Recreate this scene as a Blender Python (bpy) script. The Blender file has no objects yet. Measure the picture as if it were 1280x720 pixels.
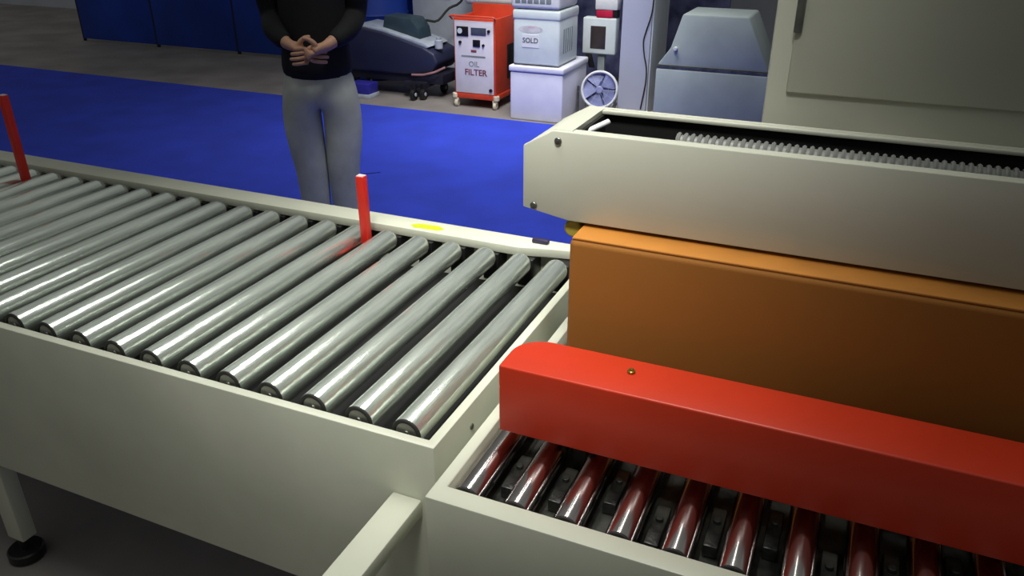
import bpy, bmesh, math, random
from mathutils import Vector, Matrix
random.seed(4)
C = bpy.context.scene
COL = C.collection
PI = math.pi
ROT = math.radians(-23.5)            # the stand is turned: u runs along the conveyors, v across them
N = Vector((math.cos(ROT), math.sin(ROT), 0)); A = Vector((-math.sin(ROT), math.cos(ROT), 0))
def W(u, v, z=0): return N*u + A*v + Vector((0, 0, z))

# ---------------------------------------------------------------- materials
def srgb(r, g, b):
    f = lambda c: (c/255/12.92) if c/255 <= .04045 else ((c/255+.055)/1.055)**2.4
    return (f(r), f(g), f(b), 1)
MATS = {}
def mat(name, col, rough=.5, metal=0, var=.08, scale=12, bump=0, stretch=None, col2=None, coat=0, bscale=None, trans=0):
    if name in MATS: return MATS[name]
    m = bpy.data.materials.new(name); m.use_nodes = True
    nt = m.node_tree; b = nt.nodes['Principled BSDF']
    b.inputs['Roughness'].default_value = rough; b.inputs['Metallic'].default_value = metal
    b.inputs['Coat Weight'].default_value = coat
    if trans: b.inputs['Transmission Weight'].default_value = trans
    tc = nt.nodes.new('ShaderNodeTexCoord'); mp = nt.nodes.new('ShaderNodeMapping')
    if stretch: mp.inputs['Scale'].default_value = stretch
    nt.links.new(tc.outputs['Object'], mp.inputs['Vector'])
    nz = nt.nodes.new('ShaderNodeTexNoise'); nz.inputs['Scale'].default_value = scale; nz.inputs['Detail'].default_value = 5
    nt.links.new(mp.outputs['Vector'], nz.inputs['Vector'])
    cr = nt.nodes.new('ShaderNodeValToRGB')
    c1 = col; c2 = col2 or tuple(min(1, c*(1+var*2)) for c in col[:3])+(1,)
    c0 = col if col2 else tuple(c*(1-var*2) for c in col[:3])+(1,)
    cr.color_ramp.elements[0].color = c0; cr.color_ramp.elements[0].position = .35
    cr.color_ramp.elements[1].color = c2; cr.color_ramp.elements[1].position = .68
    nt.links.new(nz.outputs['Fac'], cr.inputs['Fac']); nt.links.new(cr.outputs['Color'], b.inputs['Base Color'])
    if bump:
        n2 = nt.nodes.new('ShaderNodeTexNoise'); n2.inputs['Scale'].default_value = bscale or scale*6
        nt.links.new(mp.outputs['Vector'], n2.inputs['Vector'])
        bp = nt.nodes.new('ShaderNodeBump'); bp.inputs['Strength'].default_value = bump; bp.inputs['Distance'].default_value = .004
        nt.links.new(n2.outputs['Fac'], bp.inputs['Height']); nt.links.new(bp.outputs['Normal'], b.inputs['Normal'])
    MATS[name] = m; return m
CREAM = mat('cream_powder_coat', srgb(206, 208, 190), .45, var=.03, scale=5, bump=.05)
HEADC = mat('warm_grey_powder_coat', srgb(190, 191, 176), .5, var=.02, scale=4, bump=.05)
PANEL = mat('grey_panel_paint', srgb(178, 179, 166), .5, var=.04, scale=3)
STEEL = mat('zinc_roller_steel', srgb(222, 230, 220), .22, metal=.75, var=.10, scale=9, stretch=(9, .6, 9), bump=.12, bscale=40)
DSTEEL = mat('worn_grey_steel', srgb(120, 120, 116), .4, metal=.8, var=.2, scale=20)
CHROME = mat('polished_roller_steel', srgb(186, 180, 178), .15, metal=1, var=.08, scale=12, stretch=(9, .8, 9))
BLACK = mat('black_plastic', srgb(22, 21, 22), .4, var=.1)
RUBBER = mat('black_rubber', srgb(30, 29, 28), .7, var=.1)
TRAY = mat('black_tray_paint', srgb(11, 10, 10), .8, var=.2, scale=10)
GRIME = mat('oily_dark_steel', srgb(26, 28, 27), .35, metal=.4, scale=16, col2=srgb(96, 98, 92), bump=.3)
RED = mat('red_enamel', srgb(204, 56, 30), .36, var=.03, scale=6, bump=.04)
POSTRED = mat('red_post_paint', srgb(224, 44, 30), .45, var=.05)
CARTON = mat('orange_brown_cardboard', srgb(150, 94, 28), .8, var=.02, scale=3, bump=.05, bscale=120)
CARTTOP = mat('lit_cardboard_top', srgb(186, 120, 42), .7, var=.05)  # brightness of the lit carton top put into a paler cardboard colour
TAPE = mat('brown_packing_tape', srgb(150, 96, 46), .2, var=.04, coat=.4)
BRASS = mat('brass_bolt', srgb(150, 130, 60), .35, metal=.8)
YEL = mat('yellow_green_sticker', srgb(200, 222, 30), .6, var=.05, scale=60)
MUST = mat('mustard_rubber', srgb(176, 160, 60), .7, var=.1)
CARPET = mat('royal_blue_carpet', srgb(38, 60, 188), .95, var=.06, scale=3, bump=.4, bscale=500)
FLOOR = mat('grey_hall_floor', srgb(132, 126, 122), .6, var=.1, scale=2)
WALL = mat('pale_hall_wall', srgb(190, 194, 206), .8, var=.03, scale=2)
BLUEP = mat('blue_partition_fabric', srgb(20, 62, 168), .6, var=.15, scale=1.2)
NAVYP = mat('dark_blue_backdrop', srgb(42, 44, 86), .7, scale=5, col2=srgb(108, 112, 150))
WHITE = mat('white_enamel', srgb(226, 228, 230), .4, var=.02)
WBOX = mat('white_foam', srgb(222, 222, 236), .7, var=.02, scale=8)
WPLAS = mat('off_white_plastic', srgb(212, 222, 222), .45, var=.02)
BOARD = mat('white_board_print', srgb(206, 214, 226), .5, var=.03)
PRINT = mat('lavender_print', srgb(150, 156, 186), .6)
CABRED = mat('cabinet_red', srgb(196, 64, 38), .4, var=.04)
CABF = mat('cabinet_front_grey_white', srgb(222, 218, 226), .45, var=.02)
PRINTR = mat('dull_red_print', srgb(120, 60, 70), .6)
PRINTG = mat('grey_print', srgb(130, 138, 140), .6)
PRINTP = mat('faded_pink_print', srgb(206, 186, 194), .6)
NAVY = mat('navy_plastic', srgb(36, 40, 66), .5, var=.08, scale=2)
DNAVY = mat('dark_navy_chassis', srgb(26, 26, 44), .6)
SLATE = mat('slate_green_plastic', srgb(48, 66, 76), .45)
GREYP = mat('pale_grey_plastic', srgb(168, 176, 188), .3)
BIN = mat('blue_crate_plastic', srgb(46, 42, 150), .5)
CREAMW = mat('cream_wheel', srgb(206, 200, 180), .6)
SCREEN = mat('dark_screen', srgb(58, 50, 50), .3)
DISC = mat('blue_grey_fan_blade', srgb(140, 146, 190), .4, var=.08, scale=4)
COLM = mat('lavender_column_paint', srgb(196, 200, 222), .7, var=.02, scale=2)
COLM2 = mat('white_column_cladding', srgb(220, 226, 234), .6, var=.02)
GMACH = mat('grey_machine_steel', srgb(176, 188, 186), .4, metal=0, var=.05, scale=4)
CRIM = mat('crimson_plastic', srgb(196, 30, 66), .4)
INK = mat('dark_ink', srgb(70, 78, 96), .7)
SKIN = mat('skin', srgb(206, 158, 130), .55, var=.04)
SHIRT = mat('black_shirt_cloth', srgb(16, 17, 20), .85, var=.2, scale=8, bump=.2)
TROUS = mat('light_grey_trouser_cloth', srgb(196, 200, 190), .85, var=.06, scale=9, bump=.3, bscale=30)
HAIR = mat('black_hair', srgb(20, 16, 14), .6)
LIP = mat('lip', srgb(160, 92, 84), .5)
EYEW = mat('eye_white', srgb(230, 228, 224), .3)

# ---------------------------------------------------------------- mesh building in (u, v, z)
class MB:
    def __init__(s): s.bm = bmesh.new()
    def _merge(s, bm2):
        me = bpy.data.meshes.new('t'); bm2.to_mesh(me); bm2.free(); s.bm.from_mesh(me); bpy.data.meshes.remove(me)
    def box(s, u0, u1, v0, v1, z0, z1, bev=0, seg=2):
        b = bmesh.new(); bmesh.ops.create_cube(b, size=1)
        for w in b.verts: w.co = Vector(((u0+u1)/2+w.co.x*(u1-u0), (v0+v1)/2+w.co.y*(v1-v0), (z0+z1)/2+w.co.z*(z1-z0)))
        if bev: bmesh.ops.bevel(b, geom=b.edges[:], offset=bev, segments=seg, profile=.5, affect='EDGES')
        s._merge(b); return s
    def prism(s, pts, axis, a0, a1, bev=0, seg=2):
        """pts: outline in the two other axes; axis 'u','v','z' is the extrusion axis"""
        b = bmesh.new()
        def P(p, a): return Vector({'u': (a, p[0], p[1]), 'v': (p[0], a, p[1]), 'z': (p[0], p[1], a)}[axis])
        lo = [b.verts.new(P(p, a0)) for p in pts]; hi = [b.verts.new(P(p, a1)) for p in pts]
        b.faces.new(lo); b.faces.new(hi[::-1])
        for i in range(len(pts)):
            j = (i+1) % len(pts); b.faces.new((lo[i], hi[i], hi[j], lo[j]))
        bmesh.ops.recalc_face_normals(b, faces=b.faces[:])
        if bev: bmesh.ops.bevel(b, geom=b.edges[:], offset=bev, segments=seg, profile=.5, affect='EDGES')
        s._merge(b); return s
    def lathe(s, p0, axis, prof, seg=28):
        """prof: (distance along axis, radius) from p0; closed"""
        ax = Vector(axis).normalized(); t = Vector((0, 0, 1)) if abs(ax.z) < .9 else Vector((1, 0, 0))
        e1 = ax.cross(t).normalized(); e2 = ax.cross(e1); p0 = Vector(p0)
        b = bmesh.new(); rings = []
        for d, r in prof:
            rings.append([b.verts.new(p0+ax*d+(e1*math.cos(2*PI*i/seg)+e2*math.sin(2*PI*i/seg))*max(r, 1e-5)) for i in range(seg)])
        for k in range(len(rings)-1):
            for i in range(seg):
                j = (i+1) % seg; b.faces.new((rings[k][i], rings[k][j], rings[k+1][j], rings[k+1][i]))
        if prof[0][1] > 1e-4: b.faces.new(rings[0])
        if prof[-1][1] > 1e-4: b.faces.new(rings[-1][::-1])
        bmesh.ops.recalc_face_normals(b, faces=b.faces[:]); s._merge(b); return s
    def cyl(s, p0, p1, r, bev=.0, seg=28):
        d = (Vector(p1)-Vector(p0)); L = d.length
        pr = [(0, r), (L, r)] if not bev else [(0, r-bev), (bev, r), (L-bev, r), (L, r-bev)]
        return s.lathe(p0, d, pr, seg)
    def tube(s, pts, r, seg=10):
        pts = [Vector(p) for p in pts]; b = bmesh.new(); rings = []
        for i, p in enumerate(pts):
            d = (pts[min(i+1, len(pts)-1)]-pts[max(i-1, 0)]).normalized()
            t = Vector((0, 0, 1)) if abs(d.z) < .9 else Vector((0, 1, 0)); e1 = d.cross(t).normalized(); e2 = d.cross(e1)
            rings.append([b.verts.new(p+(e1*math.cos(2*PI*k/seg)+e2*math.sin(2*PI*k/seg))*r) for k in range(seg)])
        for a_, c_ in zip(rings, rings[1:]):
            for k in range(seg):
                l = (k+1) % seg; b.faces.new((a_[k], a_[l], c_[l], c_[k]))
        b.faces.new(rings[0]); b.faces.new(rings[-1][::-1]); bmesh.ops.recalc_face_normals(b, faces=b.faces[:]); s._merge(b); return s
    def torus(s, c, axis, R, r, seg=40, rs=10, stretch=1):
        ax = Vector(axis).normalized(); t = Vector((0, 0, 1)) if abs(ax.z) < .9 else Vector((1, 0, 0))
        e1 = ax.cross(t).normalized(); e2 = ax.cross(e1); b = bmesh.new(); c = Vector(c); rings = []
        for i in range(seg):
            q = e1*math.cos(2*PI*i/seg)+e2*math.sin(2*PI*i/seg)
            rings.append([b.verts.new(c+q*(R+r*math.cos(2*PI*k/rs))+ax*r*math.sin(2*PI*k/rs)*stretch) for k in range(rs)])
        for i in range(seg):
            for k in range(rs):
                b.faces.new((rings[i][k], rings[(i+1) % seg][k], rings[(i+1) % seg][(k+1) % rs], rings[i][(k+1) % rs]))
        bmesh.ops.recalc_face_normals(b, faces=b.faces[:]); s._merge(b); return s
def smooth(me, ang=35):
    for p in me.polygons: p.use_smooth = True
    try: me.set_sharp_from_angle(angle=math.radians(ang))
    except Exception: pass
ORG = {}
def obj(name, mb, m, parent=None, org=None):
    """one mesh object; a child keeps its parent's frame, a top-level mesh gets its own at org (u, v, z)"""
    o = bpy.data.objects.new(name, None)
    me = bpy.data.meshes.new(name)
    base = Vector(ORG[parent.name]) if parent else Vector(org if org else (0, 0, 0))
    bmesh.ops.translate(mb.bm, verts=mb.bm.verts[:], vec=-base)
    mb.bm.to_mesh(me); mb.bm.free(); smooth(me); me.materials.append(m)
    bpy.data.objects.remove(o); o = bpy.data.objects.new(name, me); COL.objects.link(o)
    ORG[o.name] = tuple(base)
    if parent: o.parent = parent
    else: o.location = W(*base); o.rotation_euler = (0, 0, ROT)
    return o
def tag(o, label, cat, group=None, kind=None):
    if label: o['label'] = label
    if cat: o['category'] = cat
    if group: o['group'] = group
    if kind: o['kind'] = kind
    return o
def thing(name, label, cat, u, v, z=0, group=None):
    o = bpy.data.objects.new(name, None); COL.objects.link(o); o.empty_display_size = .1
    o.location = W(u, v, z); o.rotation_euler = (0, 0, ROT); ORG[o.name] = (u, v, z)
    return tag(o, label, cat, group)
def struct(name, mb, m, label=None):
    o = obj(name, mb, m); o['kind'] = 'structure'
    if label: o['label'] = label
    return o
def text(name, s, size, m, parent, u, v, z, face='front', ext=.0015, label=None):
    """letters lying on a face that looks towards -v, as a mesh; (u, z) is the centre"""
    cu = bpy.data.curves.new('t', 'FONT'); cu.body = s; cu.size = size; cu.extrude = ext; cu.align_x = 'CENTER'; cu.align_y = 'CENTER'
    cu.offset = size*.018; cu.resolution_u = 3
    t = bpy.data.objects.new('t', cu); COL.objects.link(t); bpy.context.view_layer.update()
    me = bpy.data.meshes.new_from_object(t); bpy.data.objects.remove(t)
    base = Vector(ORG[parent.name])
    for w in me.vertices: w.co = Vector((u+w.co.x, v-w.co.z, z+w.co.y))-base
    me.name = name; me.materials.clear(); me.materials.append(m)
    o = bpy.data.objects.new(name, me); COL.objects.link(o); o.parent = parent; ORG[o.name] = tuple(base)
    if label: o['label'] = label
    return o

# ---------------------------------------------------------------- setting
struct('floor', MB().box(-14, 9, -3, 12.5, -.1, 0), FLOOR)
struct('wall_back', MB().box(-14, 9, 9.6, 9.8, 0, 5), WALL)
cp = obj('carpet', MB().box(-9.5, 4.5, 1.95, 5.78, .0005, .012, .004, 1), CARPET, None, (0, 2, 0))
tag(cp, 'royal blue exhibition carpet spread on the grey floor behind the roller conveyor', 'carpet')
obj('carpet_crease', MB().tube([(-2.95+.02*i, 4.02+.018*i, .0125) for i in range(11)], .004, 6), mat('carpet_crease_dark', srgb(22, 30, 120), .95), cp)

# ---------------------------------------------------------------- roller conveyor (large)
UL = -3.15
t1 = thing('roller_conveyor', 'cream framed roller conveyor with wide bare steel rollers beside blue carpet', 'conveyor', -1.8, 1.38, 0)
fr = MB()
fr.prism([(UL-.02, .931), (-.546, .931), (-.546, 1.80), (-.565, 1.80), (-.565, .950), (UL, .950), (UL, 1.80), (UL-.02, 1.80)], 'z', .36, .782, .003)
fr.box(UL+.003, -.568, 1.775, 1.799, .60, .775, .002)
o = obj('frame', fr, CREAM, t1)
rl = MB().prism([(UL-.02, 1.800), (-.60, 1.800), (-.60, 1.756), (-.66, 1.745), (-.735, 1.726), (UL-.02, 1.722)], 'z', .777, .801, .003)
o = obj('side_rail', rl, CREAM, t1); o['label'] = 'cream folded rail along the far side of the rollers'
obj('tray', MB().box(UL, -.566, .951, 1.775, .655, .665), TRAY, t1)
bb = MB()
for i in range(27):
    u = -.6135-.0965*i
    if u > UL+.03: bb.box(u-.022, u+.022, 1.715, 1.775, .70, .776, .004)
o = obj('bearing_block', bb, BLACK, t1)
for k in (0, 1, 2):
    u = (-.60, -1.85, UL+.04)[k]
    for v in (.952, 1.745):
        obj('leg', MB().box(u-.03, u+.03, v+.003, v+.045 if v < 1 else v+.03, .07, .65, .004), CREAM, t1)
        obj('foot', MB().cyl((u, v+.02, .0005), (u, v+.02, .032), .045, .004).cyl((u, v+.02, .03), (u, v+.02, .08), .012), BLACK, t1)
o = obj('arm', MB().box(-.632, -.574, .45, .9305, .63, .665, .004).box(-.630, -.576, .455, .495, .0005, .632, .003), CREAM, t1)
o['label'] = 'cream square-tube arm reaching out below the near plate'
o = obj('sticker', MB().prism([(-1.062, 1.752), (-1.045, 1.768), (-.985, 1.772), (-.962, 1.757), (-.975, 1.742), (-1.045, 1.739)], 'z', .8008, .8018), YEL, t1); o['label'] = 'yellow-green sticker on the far rail'
o = obj('catch', MB().box(-.713, -.668, 1.765, 1.782, .801, .813, .004), mat('dark_violet_plastic', srgb(44, 36, 66), .5), t1); o['label'] = 'small dark latch on the far rail'
obj('screw', MB().cyl((-.5462, 1.07, .735), (-.543, 1.07, .735), .006, .001), DSTEEL, t1)

def roller(parent, u, v0, v1, z, r, m, name='roller'):
    g = MB().lathe((u, v0, z), (0, 1, 0), [(0, r-.006), (0, r-.001), (.002, r), (v1-v0-.02, r), (v1-v0-.012, r*.93), (v1-v0-.002, r*.72), (v1-v0, r*.6)], 36)
    o = obj(name, g, m, parent)
    ring = MB().torus((u, v0+.001, z), (0, 1, 0), r-.0042, .0042, 30, 8, .9)
    obj('end_ring', ring, RUBBER, o)
    obj('end_cap', MB().lathe((u, v0-.003, z), (0, 1, 0), [(0, .0001), (0, .006), (.002, .007), (.003, r-.006), (.012, r-.006)], 24), DSTEEL, o)
    obj('shaft', MB().cyl((u, v1-.002, z), (u, v1+.018, z), .008), DSTEEL, o)
    return o
def copy_child(o, parent, du):
    c = o.copy(); COL.objects.link(c); c.parent = parent; c.location.x += du; ORG[c.name] = ORG[o.name]
    for ch in o.children:
        d = ch.copy(); COL.objects.link(d); d.parent = c
    return c
r0 = roller(t1, -.6135, .957, 1.702, .7755, .0284, STEEL)
n = 1
while -.6135-.0965*n > UL+.03:
    copy_child(r0, t1, -.0965*n); n += 1

# red guide posts standing between rollers
def post(u, v, lab, h):
    t = thing('guide_post', lab, 'post', u, v, .665,)
    obj('pole', MB().prism([(u-.011, v-.011), (u+.011, v-.011), (u+.011, v+.011), (u-.011, v+.011)], 'z', .75, h, .002), POSTRED, t)
    obj('cap', MB().box(u-.010, u+.010, v-.009, v+.009, h-.001, h+.0015), mat('pink_white_cap', srgb(230, 200, 200), .6), t)['label'] = 'pale top of the post'
    obj('bracket', MB().box(u-.016, u+.016, v-.05, v+.03, .735, .752, .002).box(u-.015, u+.015, v-.02, v+.02, .665, .737, .002), POSTRED, t)
    return t
post(-1.1425, 1.655, 'upright red guide post just left of the yellow-green rail sticker', .958)
post(-2.3975, 1.625, 'tall upright red guide post further along, near the conveyor\'s far left', 1.06)

# ---------------------------------------------------------------- sealing machine bed with red-reflecting rollers
t2 = thing('sealing_machine', 'cream carton sealing machine with roller bed, overhead grey head and mast', 'machine', 0, 1.3, 0)
UR = .75
fr = MB()
fr.prism([(-.503, .822), (UR+.02, .822), (UR+.02, 1.82), (UR, 1.82), (UR, .858), (-.482, .858), (-.482, 1.82), (-.503, 1.82)], 'z', .60, .782, .003)
fr.box(-.480, UR-.002, 1.79, 1.819, .60, .781, .003)
obj('bed_frame', fr, CREAM, t2)
pn = MB().box(-.499, UR+.01, .836, .846, .06, .602, .002).box(-.497, -.487, .846, 1.80, .06, .602, .002).box(UR, UR+.01, .846, 1.80, .06, .602, .002).box(-.487, UR, 1.79, 1.80, .06, .602, .002)
obj('base_panel', pn, PANEL, t2)
obj('door', MB().box(-.44, .10, .829, .8365, .12, .585, .003), HEADC, t2)
obj('door', MB().box(.12, .66, .829, .8365, .12, .585, .003), HEADC, t2)
obj('tray', MB().box(-.482, UR, .858, 1.79, .715, .722), GRIME, t2)
q0 = roller(t2, -.455, .868, 1.745, .7565, .0230, CHROME)
n = 1
while -.455+.0815*n < UR-.03:
    copy_child(q0, t2, .0815*n); n += 1
br = MB().box(-.425, -.403, .93, 1.02, .7225, .745, .003).cyl((-.414, .985, .744), (-.414, .985, .752), .006, .001)
b0 = obj('bracket', br, GRIME, t2)
for i in range(1, 13):
    c = b0.copy(); COL.objects.link(c); c.parent = t2; c.location.x += .0815*i; c.location.y += .03*((i*7) % 3-1)
obj('screw', MB().cyl((-.30, .8295, .70), (-.30, .8245, .70), .006, .001).cyl((.1, .8295, .70), (.1, .8245, .70), .006, .001), DSTEEL, t2)
for u in (-.46, .72):
    for v in (.88, 1.75):
        obj('foot', MB().cyl((u, v, .0005), (u, v, .032), .04, .004).cyl((u, v, .03), (u, v, .3), .012), BLACK, t2)

# red side guide cover
import math as _m
def red_outline():
    u0, u1, v0, v1, r = -.452, UR-.02, .985, 1.088, .052
    pts = [(u0, v0), (u1, v0), (u1, v1)]
    for i in range(9):
        t = PI/2+PI/2*i/8
        pts.append((u0+r*1.1+r*1.1*_m.cos(t), v1-r+r*_m.sin(t)))
    return pts
rc = obj('guide_cover', MB().prism(red_outline(), 'z', .811, .936, .0035, 3), RED, t2); rc['label'] = 'red sheet-metal side guide cover with a rounded corner'
obj('bolt', MB().cyl((-.253, 1.047, .9355), (-.253, 1.047, .941), .0065, .0015, 12).cyl((-.253, 1.047, .940), (-.253, 1.047, .944), .0035, .001, 6), BRASS, rc)
for u in (-.330, .298): obj('mounting_arm', MB().box(u-.012, u+.012, 1.045, 1.075, .7225, .813, .002), GRIME, rc)

# overhead head: open-topped channel of two plates
HZ0, HZ1, HL = 1.102, 1.256, -.508
FP = [(HL, 1.116), (HL, 1.226), (-.455, HZ1), (UR-.1, HZ1), (UR-.1, HZ0), (-.425, HZ0)]
hd = MB().prism(FP, 'v', 1.215, 1.226, .0025)
hd.prism([(HL, 1.116), (HL, 1.226), (-.455, HZ1), (UR-.1, HZ1), (UR-.1, HZ0), (-.425, HZ0)], 'v', 1.398, 1.409, .0025)
hd.box(HL+.001, HL+.010, 1.224, 1.40, 1.122, 1.220, .001)
hd.prism([(HL+.001, 1.214), (HL+.001, 1.225), (-.456, 1.2555), (-.425, 1.2555), (-.425, 1.247), (-.452, 1.245)], 'v', 1.2265, 1.3975)
hd.box(-.4245, UR-.1, 1.2265, 1.241, 1.2485, 1.2555, .002)
hd.box(-.4245, UR-.1, 1.383, 1.3975, 1.2485, 1.2555, .002)
hd.box(-.425, UR-.1, 1.224, 1.40, HZ0+.001, HZ0+.008)
head = obj('head_housing', hd, HEADC, t2); head['label'] = 'grey-white overhead housing with chamfered end'
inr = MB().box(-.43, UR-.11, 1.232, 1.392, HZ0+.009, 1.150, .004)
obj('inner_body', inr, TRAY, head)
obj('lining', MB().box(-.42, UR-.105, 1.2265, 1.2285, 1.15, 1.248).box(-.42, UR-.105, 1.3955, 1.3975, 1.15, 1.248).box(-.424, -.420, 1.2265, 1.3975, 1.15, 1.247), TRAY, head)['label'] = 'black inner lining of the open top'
hs = MB()
for i in range(75):
    hs.torus((-.262+.0115*i, 1.290, 1.236), (1, 0, 0), .016, .0036, 14, 6)
hs.cyl((-.262, 1.290, 1.236), (.60, 1.290, 1.236), .015)
obj('corrugated_hose', hs, mat('grey_hose_plastic', srgb(120, 122, 118), .4), head)['label'] = 'grey ribbed hose lying in the open top of the head'
obj('tie_rod', MB().cyl((-.428, 1.285, 1.236), (-.400, 1.345, 1.246), .005), WHITE, head)
for u, z in ((-.445, 1.240), (-.487, 1.122)):
    obj('screw', MB().cyl((u, 1.2155, z), (u, 1.211, z), .0062, .001, 14).cyl((u, 1.2112, z), (u, 1.2095, z), .003, 0, 6), DSTEEL, head)
obj('press_roller', MB().cyl((-.420, 1.228, 1.083), (-.420, 1.30, 1.083), .0155, .003).box(-.432, -.408, 1.232, 1.252, 1.088, 1.1025, .002), MUST, head)['label'] = 'mustard rubber press roller under the head'
ms = MB().box(-.155, .62, 1.46, 1.70, .60, 1.98, .008)
mast = obj('mast_cabinet', ms, HEADC, t2)
mast['label'] = 'tall grey cabinet carrying the head'
obj('cross_bracket', MB().box(0, .5, 1.405, 1.465, 1.12, 1.22, .003), HEADC, mast)
obj('cabinet_door', MB().box(-.12, .58, 1.452, 1.462, 1.30, 1.95, .004), HEADC, mast)
obj('hinge', MB().cyl((-.115, 1.45, 1.40), (-.115, 1.45, 1.46), .007).cyl((-.115, 1.45, 1.80), (-.115, 1.45, 1.86), .007), DSTEEL, mast)

# ---------------------------------------------------------------- carton
cb = thing('carton', 'orange-brown cardboard carton clamped behind the red cover under the grey head', 'carton', .05, 1.32, .7795)
obj('body', MB().box(-.402, .50, 1.160, 1.50, .7795, 1.092, .010, 4), CARTON, cb)
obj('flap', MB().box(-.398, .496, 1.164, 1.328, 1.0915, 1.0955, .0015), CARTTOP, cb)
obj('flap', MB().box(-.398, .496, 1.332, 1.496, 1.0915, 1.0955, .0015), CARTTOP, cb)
obj('packing_tape', MB().box(-.398, .496, 1.304, 1.356, 1.0955, 1.0962), TAPE, cb)

# ---------------------------------------------------------------- background stand
# red oil filter cabinet on casters
cab = thing('filter_cabinet', 'red wheeled cabinet with white front reading OIL FILTER', 'cabinet', -3.0+0, 6.25, 0)
b = MB().box(-3.20, -2.82, 6.075, 6.095, .115, .725, .004).box(-3.20, -3.185, 6.09, 6.45, .115, .725, .003).box(-2.835, -2.82, 6.09, 6.45, .115, .725, .003)
b.box(-3.20, -2.82, 6.435, 6.45, .115, .80, .003).box(-3.19, -2.83, 6.09, 6.44, .66, .68).box(-3.21, -2.81, 6.065, 6.46, .075, .12, .006)
obj('body', b, CABRED, cab)
fp = obj('front_panel', MB().box(-3.188, -2.838, 6.066, 6.076, .125, .705, .002), CABF, cab)
def plate(nm, u0, u1, z0, z1, m, p, v0=6.058, v1=6.0665, bev=.002): return obj(nm, MB().box(u0, u1, v0, v1, z0, z1, bev), m, p)
g1 = plate('gauge', -3.165, -3.06, .585, .66, BLACK, fp); obj('dial', MB().cyl((-3.135, 6.0585, .625), (-3.135, 6.056, .625), .022), WPLAS, g1)
plate('gauge', -3.035, -2.90, .60, .655, INK, fp)
plate('socket', -3.02, -2.955, .505, .56, BLACK, fp)
obj('knob', MB().cyl((-3.135, 6.066, .535), (-3.135, 6.052, .535), .012), BLACK, fp)
obj('knob', MB().cyl((-2.875, 6.066, .632), (-2.875, 6.052, .632), .012), BLACK, fp)
obj('knob', MB().cyl((-2.925, 6.066, .52), (-2.925, 6.052, .52), .010), BLACK, fp)
obj('knob', MB().cyl((-2.862, 6.066, .16), (-2.862, 6.052, .16), .014), BLACK, fp)
obj('printed_line', MB().box(-3.04, -2.99, 6.0648, 6.0665, .458, .478), PRINTR, fp)
obj('printed_line', MB().box(-3.13, -2.91, 6.0648, 6.0665, .418, .432), PRINTG, fp)
text('lettering', 'OIL', .062, PRINTG, fp, -3.015, 6.0655, .362)
text('lettering', 'FILTER', .070, PRINTR, fp, -3.0, 6.0655, .295)
obj('side_vent', MB().box(-2.8205, -2.812, 6.30, 6.44, .22, .50, .003), BLACK, cab)
obj('handle', MB().tube([(-3.2, 6.06, .715), (-3.21, 6.03, .74), (-3.19, 6.03, .745), (-2.83, 6.03, .745), (-2.81, 6.03, .74), (-2.82, 6.06, .715)], .008), CABRED, cab)
for u in (-3.20, -2.82):
    for v in (6.08, 6.44):
        obj('bumper', MB().lathe((u, v, .075), (0, 0, 1), [(0, .02), (.004, .026), (.035, .026), (.042, .02)]), CREAMW, cab)
        uu = u*.94-.18
        obj('caster', MB().cyl((uu-.014, v, .032), (uu+.014, v, .032), .031, .005).box(uu-.02, uu+.02, v-.014, v+.014, .05, .078, .003), CREAMW, cab)

cab.location = W(-2.965, 6.25, 0)
# white foam box, SOLD cooler, white appliance stacked on it
wb = thing('foam_box', 'large plain white box standing on the floor, bottom of the stack', 'box', -2.34, 6.1, 0)
obj('body', MB().box(-2.565, -2.125, 5.86, 6.44, .0, .375, .012, 3), WBOX, wb)
obj('lid', MB().box(-2.575, -2.115, 5.85, 6.45, .378, .425, .012, 3), WBOX, wb)
sc = thing('cooler', 'off-white vented plastic unit with a SOLD paper, in the middle of the stack', 'appliance', -2.36, 6.05, .425)
obj('body', MB().box(-2.545, -2.165, 5.875, 6.30, .434, .80, .018, 3), WPLAS, sc)
obj('lid', MB().box(-2.55, -2.16, 5.868, 6.305, .765, .842, .018, 3), WPLAS, sc)
obj('base', MB().box(-2.54, -2.17, 5.88, 6.295, .425, .436), DSTEEL, sc)
pp = obj('paper_notice', MB().box(-2.47, -2.33, 5.8715, 5.8752, .565, .66), WHITE, sc)
text('lettering', 'SOLD', .052, INK, pp, -2.40, 5.872, .615)
obj('logo_print', MB().prism([(-2.40+.10*math.cos(i*PI/12), .70+.028*math.sin(i*PI/12)) for i in range(24)], 'v', 5.8735, 5.8755), mat('faint_pink_print', srgb(206, 204, 208), .6), sc)
obj('logo_print', MB().prism([(-2.395+.028*math.cos(i*PI/8), .715+.009*math.sin(i*PI/8)) for i in range(16)], 'v', 5.8728, 5.8737), PRINTP, sc)
vt = MB()
for i in range(5): vt.box(-2.1655, -2.162, 5.965+.045*i, 5.982+.045*i, .52, .70)
obj('vent_slots', vt, PRINTG, sc)
ap = thing('white_appliance', 'white appliance with grey vents on top of the SOLD unit', 'appliance', -2.36, 6.05, .842)
obj('body', MB().box(-2.56, -2.165, 5.86, 6.28, .848, 1.14, .025, 3), WHITE, ap)
vt = MB()
for i in range(6): vt.box(-2.52+.05*i, -2.48+.05*i, 5.857, 5.8615, .888, .95, .001)
obj('vent', vt, PRINTG, ap)
obj('foot', MB().box(-2.52, -2.49, 5.9, 5.93, .8425, .850).box(-2.22, -2.19, 5.9, 5.93, .8425, .850), BLACK, ap)
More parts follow.
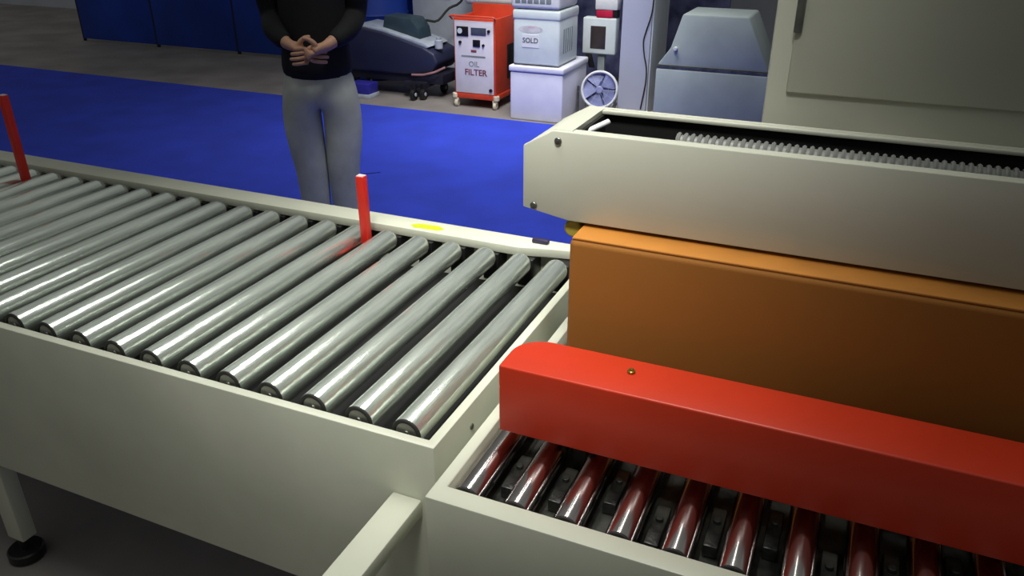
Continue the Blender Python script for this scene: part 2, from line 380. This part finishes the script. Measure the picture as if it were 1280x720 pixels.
# tall white housing behind the red cabinet
wt = thing('tall_white_unit', 'tall white rounded unit standing behind the red cabinet', 'appliance', -2.95, 6.75, 0)
obj('body', MB().box(-3.30, -2.62, 6.52, 6.95, .77, 1.25, .05, 4), WHITE, wt)
obj('stand', MB().box(-3.22, -2.70, 6.55, 6.92, 0, .78, .01), PRINTG, wt)

# white information board behind
ib = thing('information_board', 'white printed information board leaning behind the dark cleaning machine', 'board', -3.85, 7.05, 0)
obj('panel', MB().box(-4.09, -3.35, 7.02, 7.05, .12, 1.5, .004), BOARD, ib)
pr = MB()
for z, a_, b_ in ((1.06, .1, .5), (.98, .06, .42), (.90, .1, .44), (.83, .06, .36), (.74, .1, .3), (1.2, .1, .6), (1.3, .1, .6)):
    pr.box(-4.08+a_, -4.08+a_+b_, 7.0175, 7.0205, z, z+.018)
obj('printed_lines', pr, PRINT, ib)
obj('foot', MB().box(-4.1, -4.04, 6.9, 7.2, 0, .04, .004).box(-3.46, -3.4, 6.9, 7.2, 0, .04, .004).box(-4.08, -4.06, 7.03, 7.06, .03, .2).box(-3.44, -3.42, 7.03, 7.06, .03, .2), DSTEEL, ib)

# dark navy cleaning machine
cm = thing('cleaning_machine', 'dark navy floor cleaning machine with grey deck on small casters', 'cleaning machine', -3.85, 6.35, 0)
prof = [(-4.42, .20), (-4.42, .50), (-4.30, .56), (-4.12, .58), (-3.92, .55), (-3.72, .50), (-3.52, .445), (-3.42, .40), (-3.385, .32), (-3.45, .235), (-3.62, .205)]
obj('body', MB().prism(prof, 'v', 6.18, 6.60, .022, 3), NAVY, cm)
obj('deck', MB().prism([(-4.2, .60), (-3.95, .575), (-3.75, .53), (-3.52, .475), (-3.47, .45), (-3.50, .435), (-3.72, .495), (-3.95, .545), (-4.2, .575)], 'v', 6.20, 6.56, .006), GREYP, cm)
obj('control_box', MB().prism([(-3.98, .555), (-3.95, .68), (-3.68, .66), (-3.62, .58), (-3.60, .47)], 'v', 6.28, 6.50, .012), SLATE, cm)
obj('fitting', MB().cyl((-3.43, 6.3, .42), (-3.43, 6.3, .50), .035, .008).cyl((-3.43, 6.3, .50), (-3.43, 6.3, .52), .022), GREYP, cm)
obj('chassis', MB().box(-4.36, -3.36, 6.22, 6.58, .13, .215, .012).box(-3.72, -3.50, 6.16, 6.4, .10, .15, .008), DNAVY, cm)
obj('squeegee', MB().tube([(-3.62, 6.14, .215), (-3.5, 6.13, .225), (-3.40, 6.15, .25), (-3.32, 6.2, .29)], .010), mat('dusky_pink_rubber', srgb(150, 110, 112), .5), cm)
for u, v in ((-3.60, 6.12), (-3.53, 6.17), (-4.3, 6.3), (-4.3, 6.5), (-3.5, 6.5)):
    c_ = obj('caster', MB().cyl((u-.02, v, .05), (u+.02, v, .05), .049, .008).box(u-.025, u+.025, v-.012, v+.012, .07, .14, .003), BLACK, cm)
    obj('hub', MB().cyl((u-.024, v, .05), (u+.024, v, .05), .018, .003), GREYP, c_)
obj('hose', MB().tube([(-3.70+.30*t/12, 6.45+.3*t/12, .60+.055*t/12*4*(t/12)+.02*math.sin(t)) for t in range(13)], .011, 8), RUBBER, cm)
bn = thing('storage_crate', 'blue plastic crate with a pale rim under the cleaning machine', 'crate', -4.12, 6.08, 0)
obj('body', MB().prism([(-4.19, .035), (-3.99, .035), (-3.985, .125), (-4.20, .125)], 'v', 6.00, 6.16, .006), BIN, bn)
obj('base', MB().box(-4.20, -3.98, 5.995, 6.165, 0, .036, .003), GREYP, bn)

# blue partition, dark backdrop
bp = thing('blue_partition', 'bright blue exhibition partition standing behind the person and cleaning machine', 'partition', -6.2, 7.35, 0)
for i in range(4):
    u0 = -9.0+1.21*i
    obj('panel', MB().box(u0+.012, u0+1.198, 7.33, 7.37, .03, 2.3, .004), BLUEP, bp)
for i in range(5): obj('post', MB().cyl((-9.0+1.21*i, 7.35, 0), (-9.0+1.21*i, 7.35, 2.32), .02), DNAVY, bp)
bd = thing('blue_drum', 'glossy blue drum standing between the person and the printed board', 'drum', -4.50, 6.97, 0)
obj('body', MB().lathe((-4.50, 6.97, 0), (0, 0, 1), [(0, .31), (.02, .33), (.28, .33), (.30, .34), (.32, .33), (.58, .33), (.60, .34), (.62, .33), (.88, .33), (.92, .31), (.93, .1)], 40), BLUEP, bd)
obj('bung', MB().cyl((-4.50, 6.87, .925), (-4.50, 6.87, .95), .03, .004), BLACK, bd)
db = thing('dark_backdrop', 'dark blue and grey printed backdrop behind the white display unit', 'backdrop', -2.1, 7.6, 0)
obj('panel', MB().box(-3.1, -1.2, 7.58, 7.62, .05, 2.2, .004), NAVYP, db)
obj('foot', MB().box(-3.0, -2.94, 7.4, 7.8, 0, .051).box(-1.4, -1.34, 7.4, 7.8, 0, .051), DSTEEL, db)

# white display unit on a stand, with crimson item, and a round fan
V = 6.55
ds = thing('display_unit', 'white framed display unit with a dark screen on a slim stand', 'display', -2.1, V+.05, 0)
obj('housing', MB().box(-2.27, -1.985, V, V+.10, .43, .72, .012, 3), WPLAS, ds)
obj('screen', MB().box(-2.20, -2.07, V-.004, V+.001, .475, .655, .002), SCREEN, ds)
obj('bracket', MB().prism([(-2.235, .432), (-2.19, .432), (-2.155, .32), (-2.20, .32)], 'v', V-.01, V+.02, .003), BLACK, ds)
obj('pole', MB().box(-2.14, -2.08, V+.03, V+.07, .03, .435, .004), PRINTG, ds)
obj('base', MB().box(-2.27, -1.97, V-.04, V+.16, 0, .03, .006), PRINTG, ds)
cr = thing('crimson_case', 'small crimson and black case with a white lid on the display unit', 'case', -2.08, V+.05, .845)
obj('body', MB().box(-2.16, -2.02, V+.0, V+.1, .845, .905, .008), CRIM, cr)
obj('clasp', MB().box(-2.05, -1.985, V+.01, V+.09, .845, .90, .006), BLACK, cr)
obj('lid', MB().box(-2.17, -1.98, V-.005, V+.105, .905, 1.0, .012), WHITE, cr)
ds.location = W(-2.1+.06, V+.05, 0); cr.location = W(-2.08+.06, V+.05, .722)
fn = thing('floor_fan', 'round blue-grey floor fan with white rim between white box and column', 'fan', -1.97, 6.2, 0)
fc = (-1.925, 6.18, .222)
obj('rim', MB().torus(fc, (.15, -1, .18), .140, .011, 48, 10, 1.6), WHITE, fn)
bl = MB()
ax = Vector((.15, -1, .18)).normalized(); e1 = ax.cross(Vector((0, 0, 1))).normalized(); e2 = ax.cross(e1)
for k in range(5):
    pts = []
    for s_, rr in ((-.58, .03), (-.60, .13), (.0, .138), (.60, .13), (.50, .03)):
        t = 2*PI*k/5+s_; pts.append((t, rr))
    b_ = bmesh.new(); F_, B_ = [], []
    for t, rr in pts:
        p = Vector(fc)+e1*math.cos(t)*rr+e2*math.sin(t)*rr+ax*(.018*math.sin((t-2*PI*k/5)*2)-.01)
        F_.append(b_.verts.new(p)); B_.append(b_.verts.new(p-ax*.004))
    b_.faces.new(F_); b_.faces.new(B_[::-1])
    for i in range(5): b_.faces.new((F_[i], B_[i], B_[(i+1) % 5], F_[(i+1) % 5]))
    bmesh.ops.recalc_face_normals(b_, faces=b_.faces[:]); bl._merge(b_)
obj('blades', bl, DISC, fn)
obj('back_shell', MB().lathe(Vector(fc)-ax*.05, ax, [(0, .02), (.0, .12), (.03, .142), (.034, .138), (.006, .11), (.006, .02)], 40), DISC, fn)
obj('hub', MB().lathe(Vector(fc)-ax*.02, ax, [(0, .03), (.035, .03), (.042, .02)], 20), DISC, fn)
gd = MB()
for k in range(12):
    t = 2*PI*k/12; gd.tube([Vector(fc)+ax*.028+(e1*math.cos(t)+e2*math.sin(t))*.02, Vector(fc)+ax*.024+(e1*math.cos(t)+e2*math.sin(t))*.14], .0013, 5)
gd.torus(Vector(fc)+ax*.026, ax, .075, .0014, 30, 5)
obj('guard', gd, GREYP, fn)
obj('stand', MB().tube([(-2.11, 6.2, .235), (-2.11, 6.2, .02), (-2.11, 6.12, .012), (-1.80, 6.12, .012), (-1.80, 6.2, .02), (-1.80, 6.2, .235)], .011), DSTEEL, fn)

# column and its cable
cl = thing('column', 'square lavender-white hall column beside the fan', 'column', -1.66, 6.6, 0)
obj('shaft', MB().box(-1.845, -1.605, 6.43, 6.95, 0, 4.2, .006), COLM, cl)
obj('cladding', MB().box(-1.6045, -1.593, 6.45, 6.95, .0, 4.2, .002), COLM2, cl)
cbp = [(-1.52, 1.6), (-1.525, 1.2), (-1.515, .95), (-1.52, .80), (-1.555, .66), (-1.572, .58), (-1.56, .48), (-1.535, .38), (-1.53, .28), (-1.54, .18), (-1.56, .04)]
import itertools
def spline(P, k=6):
    out = []
    for i in range(len(P)-1):
        p0, p1, p2, p3 = P[max(i-1, 0)], P[i], P[i+1], P[min(i+2, len(P)-1)]
        for j in range(k):
            t = j/k
            out.append(tuple(.5*(2*p1[c]+(p2[c]-p0[c])*t+(2*p0[c]-5*p1[c]+4*p2[c]-p3[c])*t*t+(-p0[c]+3*p1[c]-3*p2[c]+p3[c])*t**3) for c in range(len(P[0]))))
    out.append(P[-1]); return out
ca = obj('cable', MB().tube([(u-.085, 6.423, z) for u, z in spline(cbp)], .0055, 8), RUBBER, None, (-1.625, 6.42, 0))
tag(ca, 'thin dark cable hanging down the front of the column', 'cable')

# grey machine right of the column
gm = thing('grey_machine', 'grey metal machine with a sloped hood right of the column', 'machine', -1.05, 6.1, 0)
obj('cabinet', MB().box(-1.42, -.62, 5.92, 6.42, .03, .475, .012), GMACH, gm)
obj('hood', MB().prism([(-1.42, .493), (-1.33, .62), (-1.26, .86), (-.80, .86), (-.62, .493)], 'v', 5.94, 6.40, .015), GMACH, gm)
obj('seam', MB().box(-1.415, -.625, 5.925, 6.415, .473, .494), DSTEEL, gm)
obj('knob', MB().cyl((-1.29, 5.94, .62), (-1.29, 5.91, .62), .014, .003), WHITE, gm)
obj('foot', MB().box(-1.40, -1.34, 5.95, 6.01, 0, .031).box(-.70, -.64, 5.95, 6.01, 0, .031).box(-1.40, -1.34, 6.33, 6.39, 0, .031).box(-.70, -.64, 6.33, 6.39, 0, .031), BLACK, gm)

# ---------------------------------------------------------------- person
def skinned(name, chains, m, parent, sub=2, root=0):
    """chains: list of lists of (key, co, (rx, ry)); shared keys join"""
    keys = {}; vs = []; rs = []; es = []
    for ch in chains:
        prev = None
        for item in ch:
            k = item[0]
            if k not in keys:
                keys[k] = len(vs); vs.append(item[1]); rs.append(item[2])
            if prev is not None: es.append((prev, keys[k]))
            prev = keys[k]
    me = bpy.data.meshes.new(name); me.from_pydata(vs, es, []); me.update()
    o = bpy.data.objects.new(name, me); COL.objects.link(o); o.parent = parent; ORG[o.name] = ORG[parent.name]
    md = o.modifiers.new('skin', 'SKIN'); md.use_smooth_shade = True; md.branch_smoothing = .4
    lay = me.skin_vertices[0].data
    for i, r in enumerate(rs):
        lay[i].radius = r; lay[i].use_root = (i == root)
    sm = o.modifiers.new('sub', 'SUBSURF'); sm.levels = sub; sm.render_levels = sub
    me.materials.append(m)
    bpy.context.view_layer.update()
    dg = bpy.context.evaluated_depsgraph_get()
    m2 = bpy.data.meshes.new_from_object(o.evaluated_get(dg)); o.modifiers.clear(); o.data = m2
    m2.materials.clear(); m2.materials.append(m)
    for p in m2.polygons: p.use_smooth = True
    return o
def ball(name, c, r, sc, m, parent):
    me = bpy.data.meshes.new(name); b = bmesh.new(); bmesh.ops.create_uvsphere(b, u_segments=24, v_segments=16, radius=r)
    for w in b.verts: w.co = Vector((w.co.x*sc[0], w.co.y*sc[1], w.co.z*sc[2]))+Vector(c)
    b.to_mesh(me); b.free(); smooth(me, 80); me.materials.append(m)
    o = bpy.data.objects.new(name, me); COL.objects.link(o); o.parent = parent; return o
PX, PY, PRZ = -.834, 3.5, math.radians(4)
pe = bpy.data.objects.new('person', None); COL.objects.link(pe); pe.location = (PX, PY, .012); pe.rotation_euler = (0, 0, PRZ); ORG[pe.name] = (0, 0, 0)
tag(pe, 'person in black long-sleeved top and light grey trousers standing on the blue carpet', 'person')
# faces -y (towards the camera side)
def arm(s):
    sh = (s*.165, .005, 1.385); el = (s*.172, .050, 1.14); wr = (s*.075, -.165, 1.05)
    return sh, el, wr
ch = [[('pel', (0, 0, .94), (.105, .085)), ('wa', (0, .005, 1.07), (.118, .088)), ('ch', (0, .0, 1.26), (.140, .10)), ('nb', (0, .01, 1.43), (.085, .07)),
       ('nk', (0, .012, 1.50), (.044, .048)), ('jw', (0, -.012, 1.565), (.054, .068)), ('hd', (0, -.005, 1.635), (.074, .092)), ('ht', (0, .008, 1.695), (.060, .075))],
      [('jw', 0, 0), ('ns', (0, -.090, 1.600), (.006, .008))]]
for s in (-1, 1):
    sh, el, wr = arm(s)
    ch.append([('nb', 0, 0), ('sh%d' % s, sh, (.046, .050)), ('ua%d' % s, (s*.190, .025, 1.27), (.043, .045)), ('el%d' % s, el, (.036, .038)),
               ('fa%d' % s, (s*.155, -.065, 1.10), (.036, .037)), ('wr%d' % s, wr, (.026, .024)), ('pm%d' % s, (s*.035, -.185-.016*s, 1.035), (.034, .016)), ('pk%d' % s, (s*.005, -.190-.018*s, 1.025), (.034, .014))])
    for f, (dy, L) in enumerate(((-.030, .075), (-.010, .085), (.010, .078), (.028, .060))):
        b0 = Vector((-s*.008, -.190-.018*s, 1.022+dy))
        ch.append([('pk%d' % s, 0, 0), ('f%d%d0' % (s, f), tuple(b0), (.0095, .0095)), ('f%d%d1' % (s, f), tuple(b0+Vector((-s*L*.45, .004, -.006))), (.0085, .0085)), ('f%d%d2' % (s, f), tuple(b0+Vector((-s*L*.80, .022, -.010))), (.007, .007))])
    ch.append([('pm%d' % s, 0, 0), ('t%d0' % s, (s*.030, -.195-.018*s, 1.070), (.011, .011)), ('t%d1' % s, (s*.008, -.198-.018*s, 1.085), (.0095, .0095)), ('t%d2' % s, (-s*.015, -.198-.018*s, 1.088), (.008, .008))])
    ch.append([('pel', 0, 0), ('hp%d' % s, (s*.080, 0, .85), (.062, .070)), ('th%d' % s, (s*.086, -.005, .70), (.056, .066)), ('kn%d' % s, (s*.070, -.012, .49), (.046, .054)),
               ('ca%d' % s, (s*.070, .012, .34), (.044, .052)), ('an%d' % s, (s*.074, .02, .09), (.034, .038)), ('ft%d' % s, (s*.086, -.06, .045), (.034, .028)), ('to%d' % s, (s*.098, -.14, .030), (.032, .018))])
skinned('body', ch, SKIN, pe)
sh_ = [[('hm', (0, 0, .868), (.172, .130)), ('pel', (0, 0, .97), (.164, .126)), ('wa', (0, .005, 1.08), (.146, .112)), ('ch', (0, 0, 1.28), (.180, .122)), ('nb', (0, .01, 1.41), (.085, .080)), ('co', (0, .012, 1.475), (.060, .062))]]
tr_ = [[('tp', (0, 0, 1.03), (.132, .104)), ('pb', (0, 0, .93), (.168, .128))]]
for s in (-1, 1):
    sh, el, wr = arm(s)
    sh_.append([('nb', 0, 0), ('sh', sh, (.066, .068)) if False else ('sh%d' % s, sh, (.060, .064)), ('ua%d' % s, (s*.190, .025, 1.27), (.055, .058)), ('el%d' % s, el, (.050, .052)), ('fa%d' % s, (s*.155, -.065, 1.10), (.046, .048)), ('wr%d' % s, (s*.09, -.150, 1.057), (.036, .036))])
    tr_.append([('pb', 0, 0), ('hp%d' % s, (s*.098, 0, .82), (.110, .110)), ('th%d' % s, (s*.088, -.005, .68), (.080, .094)), ('kn%d' % s, (s*.070, -.010, .48), (.062, .078)), ('ca%d' % s, (s*.070, .010, .30), (.060, .072)), ('an%d' % s, (s*.074, .02, .085), (.056, .066)), ('ak%d' % s, (s*.074, .02, .055), (.056, .066))])
skinned('shirt', sh_, SHIRT, pe)
skinned('trousers', tr_, TROUS, pe)
for s in (-1, 1):
    skinned('shoe', [[('z', (s*.073, .07, .042), (.044, .040)), ('a', (s*.076, .02, .050), (.054, .048)), ('b', (s*.086, -.06, .046), (.054, .044)), ('c', (s*.098, -.15, .038), (.054, .036)), ('d', (s*.102, -.20, .034), (.040, .030))]], BLACK, pe)
    e_ = ball('eye', (s*.030, -.083, 1.637), .0125, (1, .8, .8), EYEW, pe); ball('pupil', (s*.030, -.0925, 1.637), .0055, (1, .5, 1), BLACK, e_)
    ball('ear', (s*.076, .008, 1.622), .03, (.3, .62, 1.0), SKIN, pe)
    ball('eyebrow', (s*.031, -.091, 1.657), .017, (1, .25, .22), HAIR, pe)
ball('mouth', (0, -.083, 1.566), .022, (1, .35, .28), LIP, pe)
ball('hair', (0, .028, 1.688), .092, (.92, 1.0, .78), HAIR, pe)

# ---------------------------------------------------------------- light
def area(name, loc, size, size_y, power, rot=(0, 0, 0), col=(1, 1, 1), spread=180):
    l = bpy.data.lights.new(name, 'AREA'); l.shape = 'RECTANGLE'; l.size = size; l.size_y = size_y; l.energy = power; l.color = col; l.spread = math.radians(spread)
    o = bpy.data.objects.new(name, l); COL.objects.link(o); o.location = loc; o.rotation_euler = rot; return o
def spot(name, loc, tgt, ang, power, blend=.5, col=(1, 1, 1), rad=.12):
    l = bpy.data.lights.new(name, 'SPOT'); l.energy = power; l.spot_size = math.radians(ang); l.spot_blend = blend; l.color = col; l.shadow_soft_size = rad
    o = bpy.data.objects.new(name, l); COL.objects.link(o); o.location = loc
    o.rotation_euler = (Vector(tgt)-Vector(loc)).to_track_quat('-Z', 'Y').to_euler(); return o
WARM = (1, 1, .94)
spot('added_centre_spot', (-.25, -.2, 3.7), (.0, 1.66, .8), 25, 330, .9, WARM, .3)  # invented spots, added to light the middle and leave both sides dim
spot('added_centre_spot', (0, 2.4, 4.2), (-.05, 3.9, 0), 35, 230, 1, WARM, .3)
spot('added_centre_spot', (0, 3.2, 4.2), (0, 6.3, .3), 37, 470, .9, (1, 1, 1), .3)
area('added_streak_light', (.35, 2.0, 3.2), .06, 2.4, 5, (0, 0, ROT), WARM, 55)  # strip lights added for bright streaks on the rollers, spread kept narrow
area('added_streak_light', (-.30, 1.8, 3.2), .06, 2.4, 5, (0, 0, ROT), WARM, 55)
area('added_fill_light', (0, 5.4, 3.8), 1.6, 1.0, 25, (math.radians(10), 0, 0), (1, 1, 1), 90)  # added soft fill over the middle of the stand
w = bpy.data.worlds.new('hall'); C.world = w; w.use_nodes = True
nt = w.node_tree; bg = nt.nodes['Background']
tc = nt.nodes.new('ShaderNodeTexCoord'); sx = nt.nodes.new('ShaderNodeSeparateXYZ'); nt.links.new(tc.outputs['Generated'], sx.inputs['Vector'])
cr_ = nt.nodes.new('ShaderNodeValToRGB'); nt.links.new(sx.outputs['Z'], cr_.inputs['Fac'])
cr_.color_ramp.elements[0].color = (.10, .10, .10, 1); cr_.color_ramp.elements[0].position = 0
cr_.color_ramp.elements[1].color = (.60, .62, .59, 1); cr_.color_ramp.elements[1].position = .7
nt.links.new(cr_.outputs['Color'], bg.inputs['Color']); bg.inputs['Strength'].default_value = .29

# ---------------------------------------------------------------- camera
cam = bpy.data.cameras.new('camera'); cam.sensor_width = 36; cam.lens = 36*1000/1280; cam.clip_start = .02
co = bpy.data.objects.new('camera', cam); COL.objects.link(co); co.location = (0, 0, 1.6); co.rotation_euler = (math.radians(90-26), 0, 0)
C.camera = co
C.view_settings.view_transform = 'Standard'; C.view_settings.look = 'None'; C.view_settings.gamma = 1; C.view_settings.exposure = .3
C.view_settings.use_curve_mapping = False
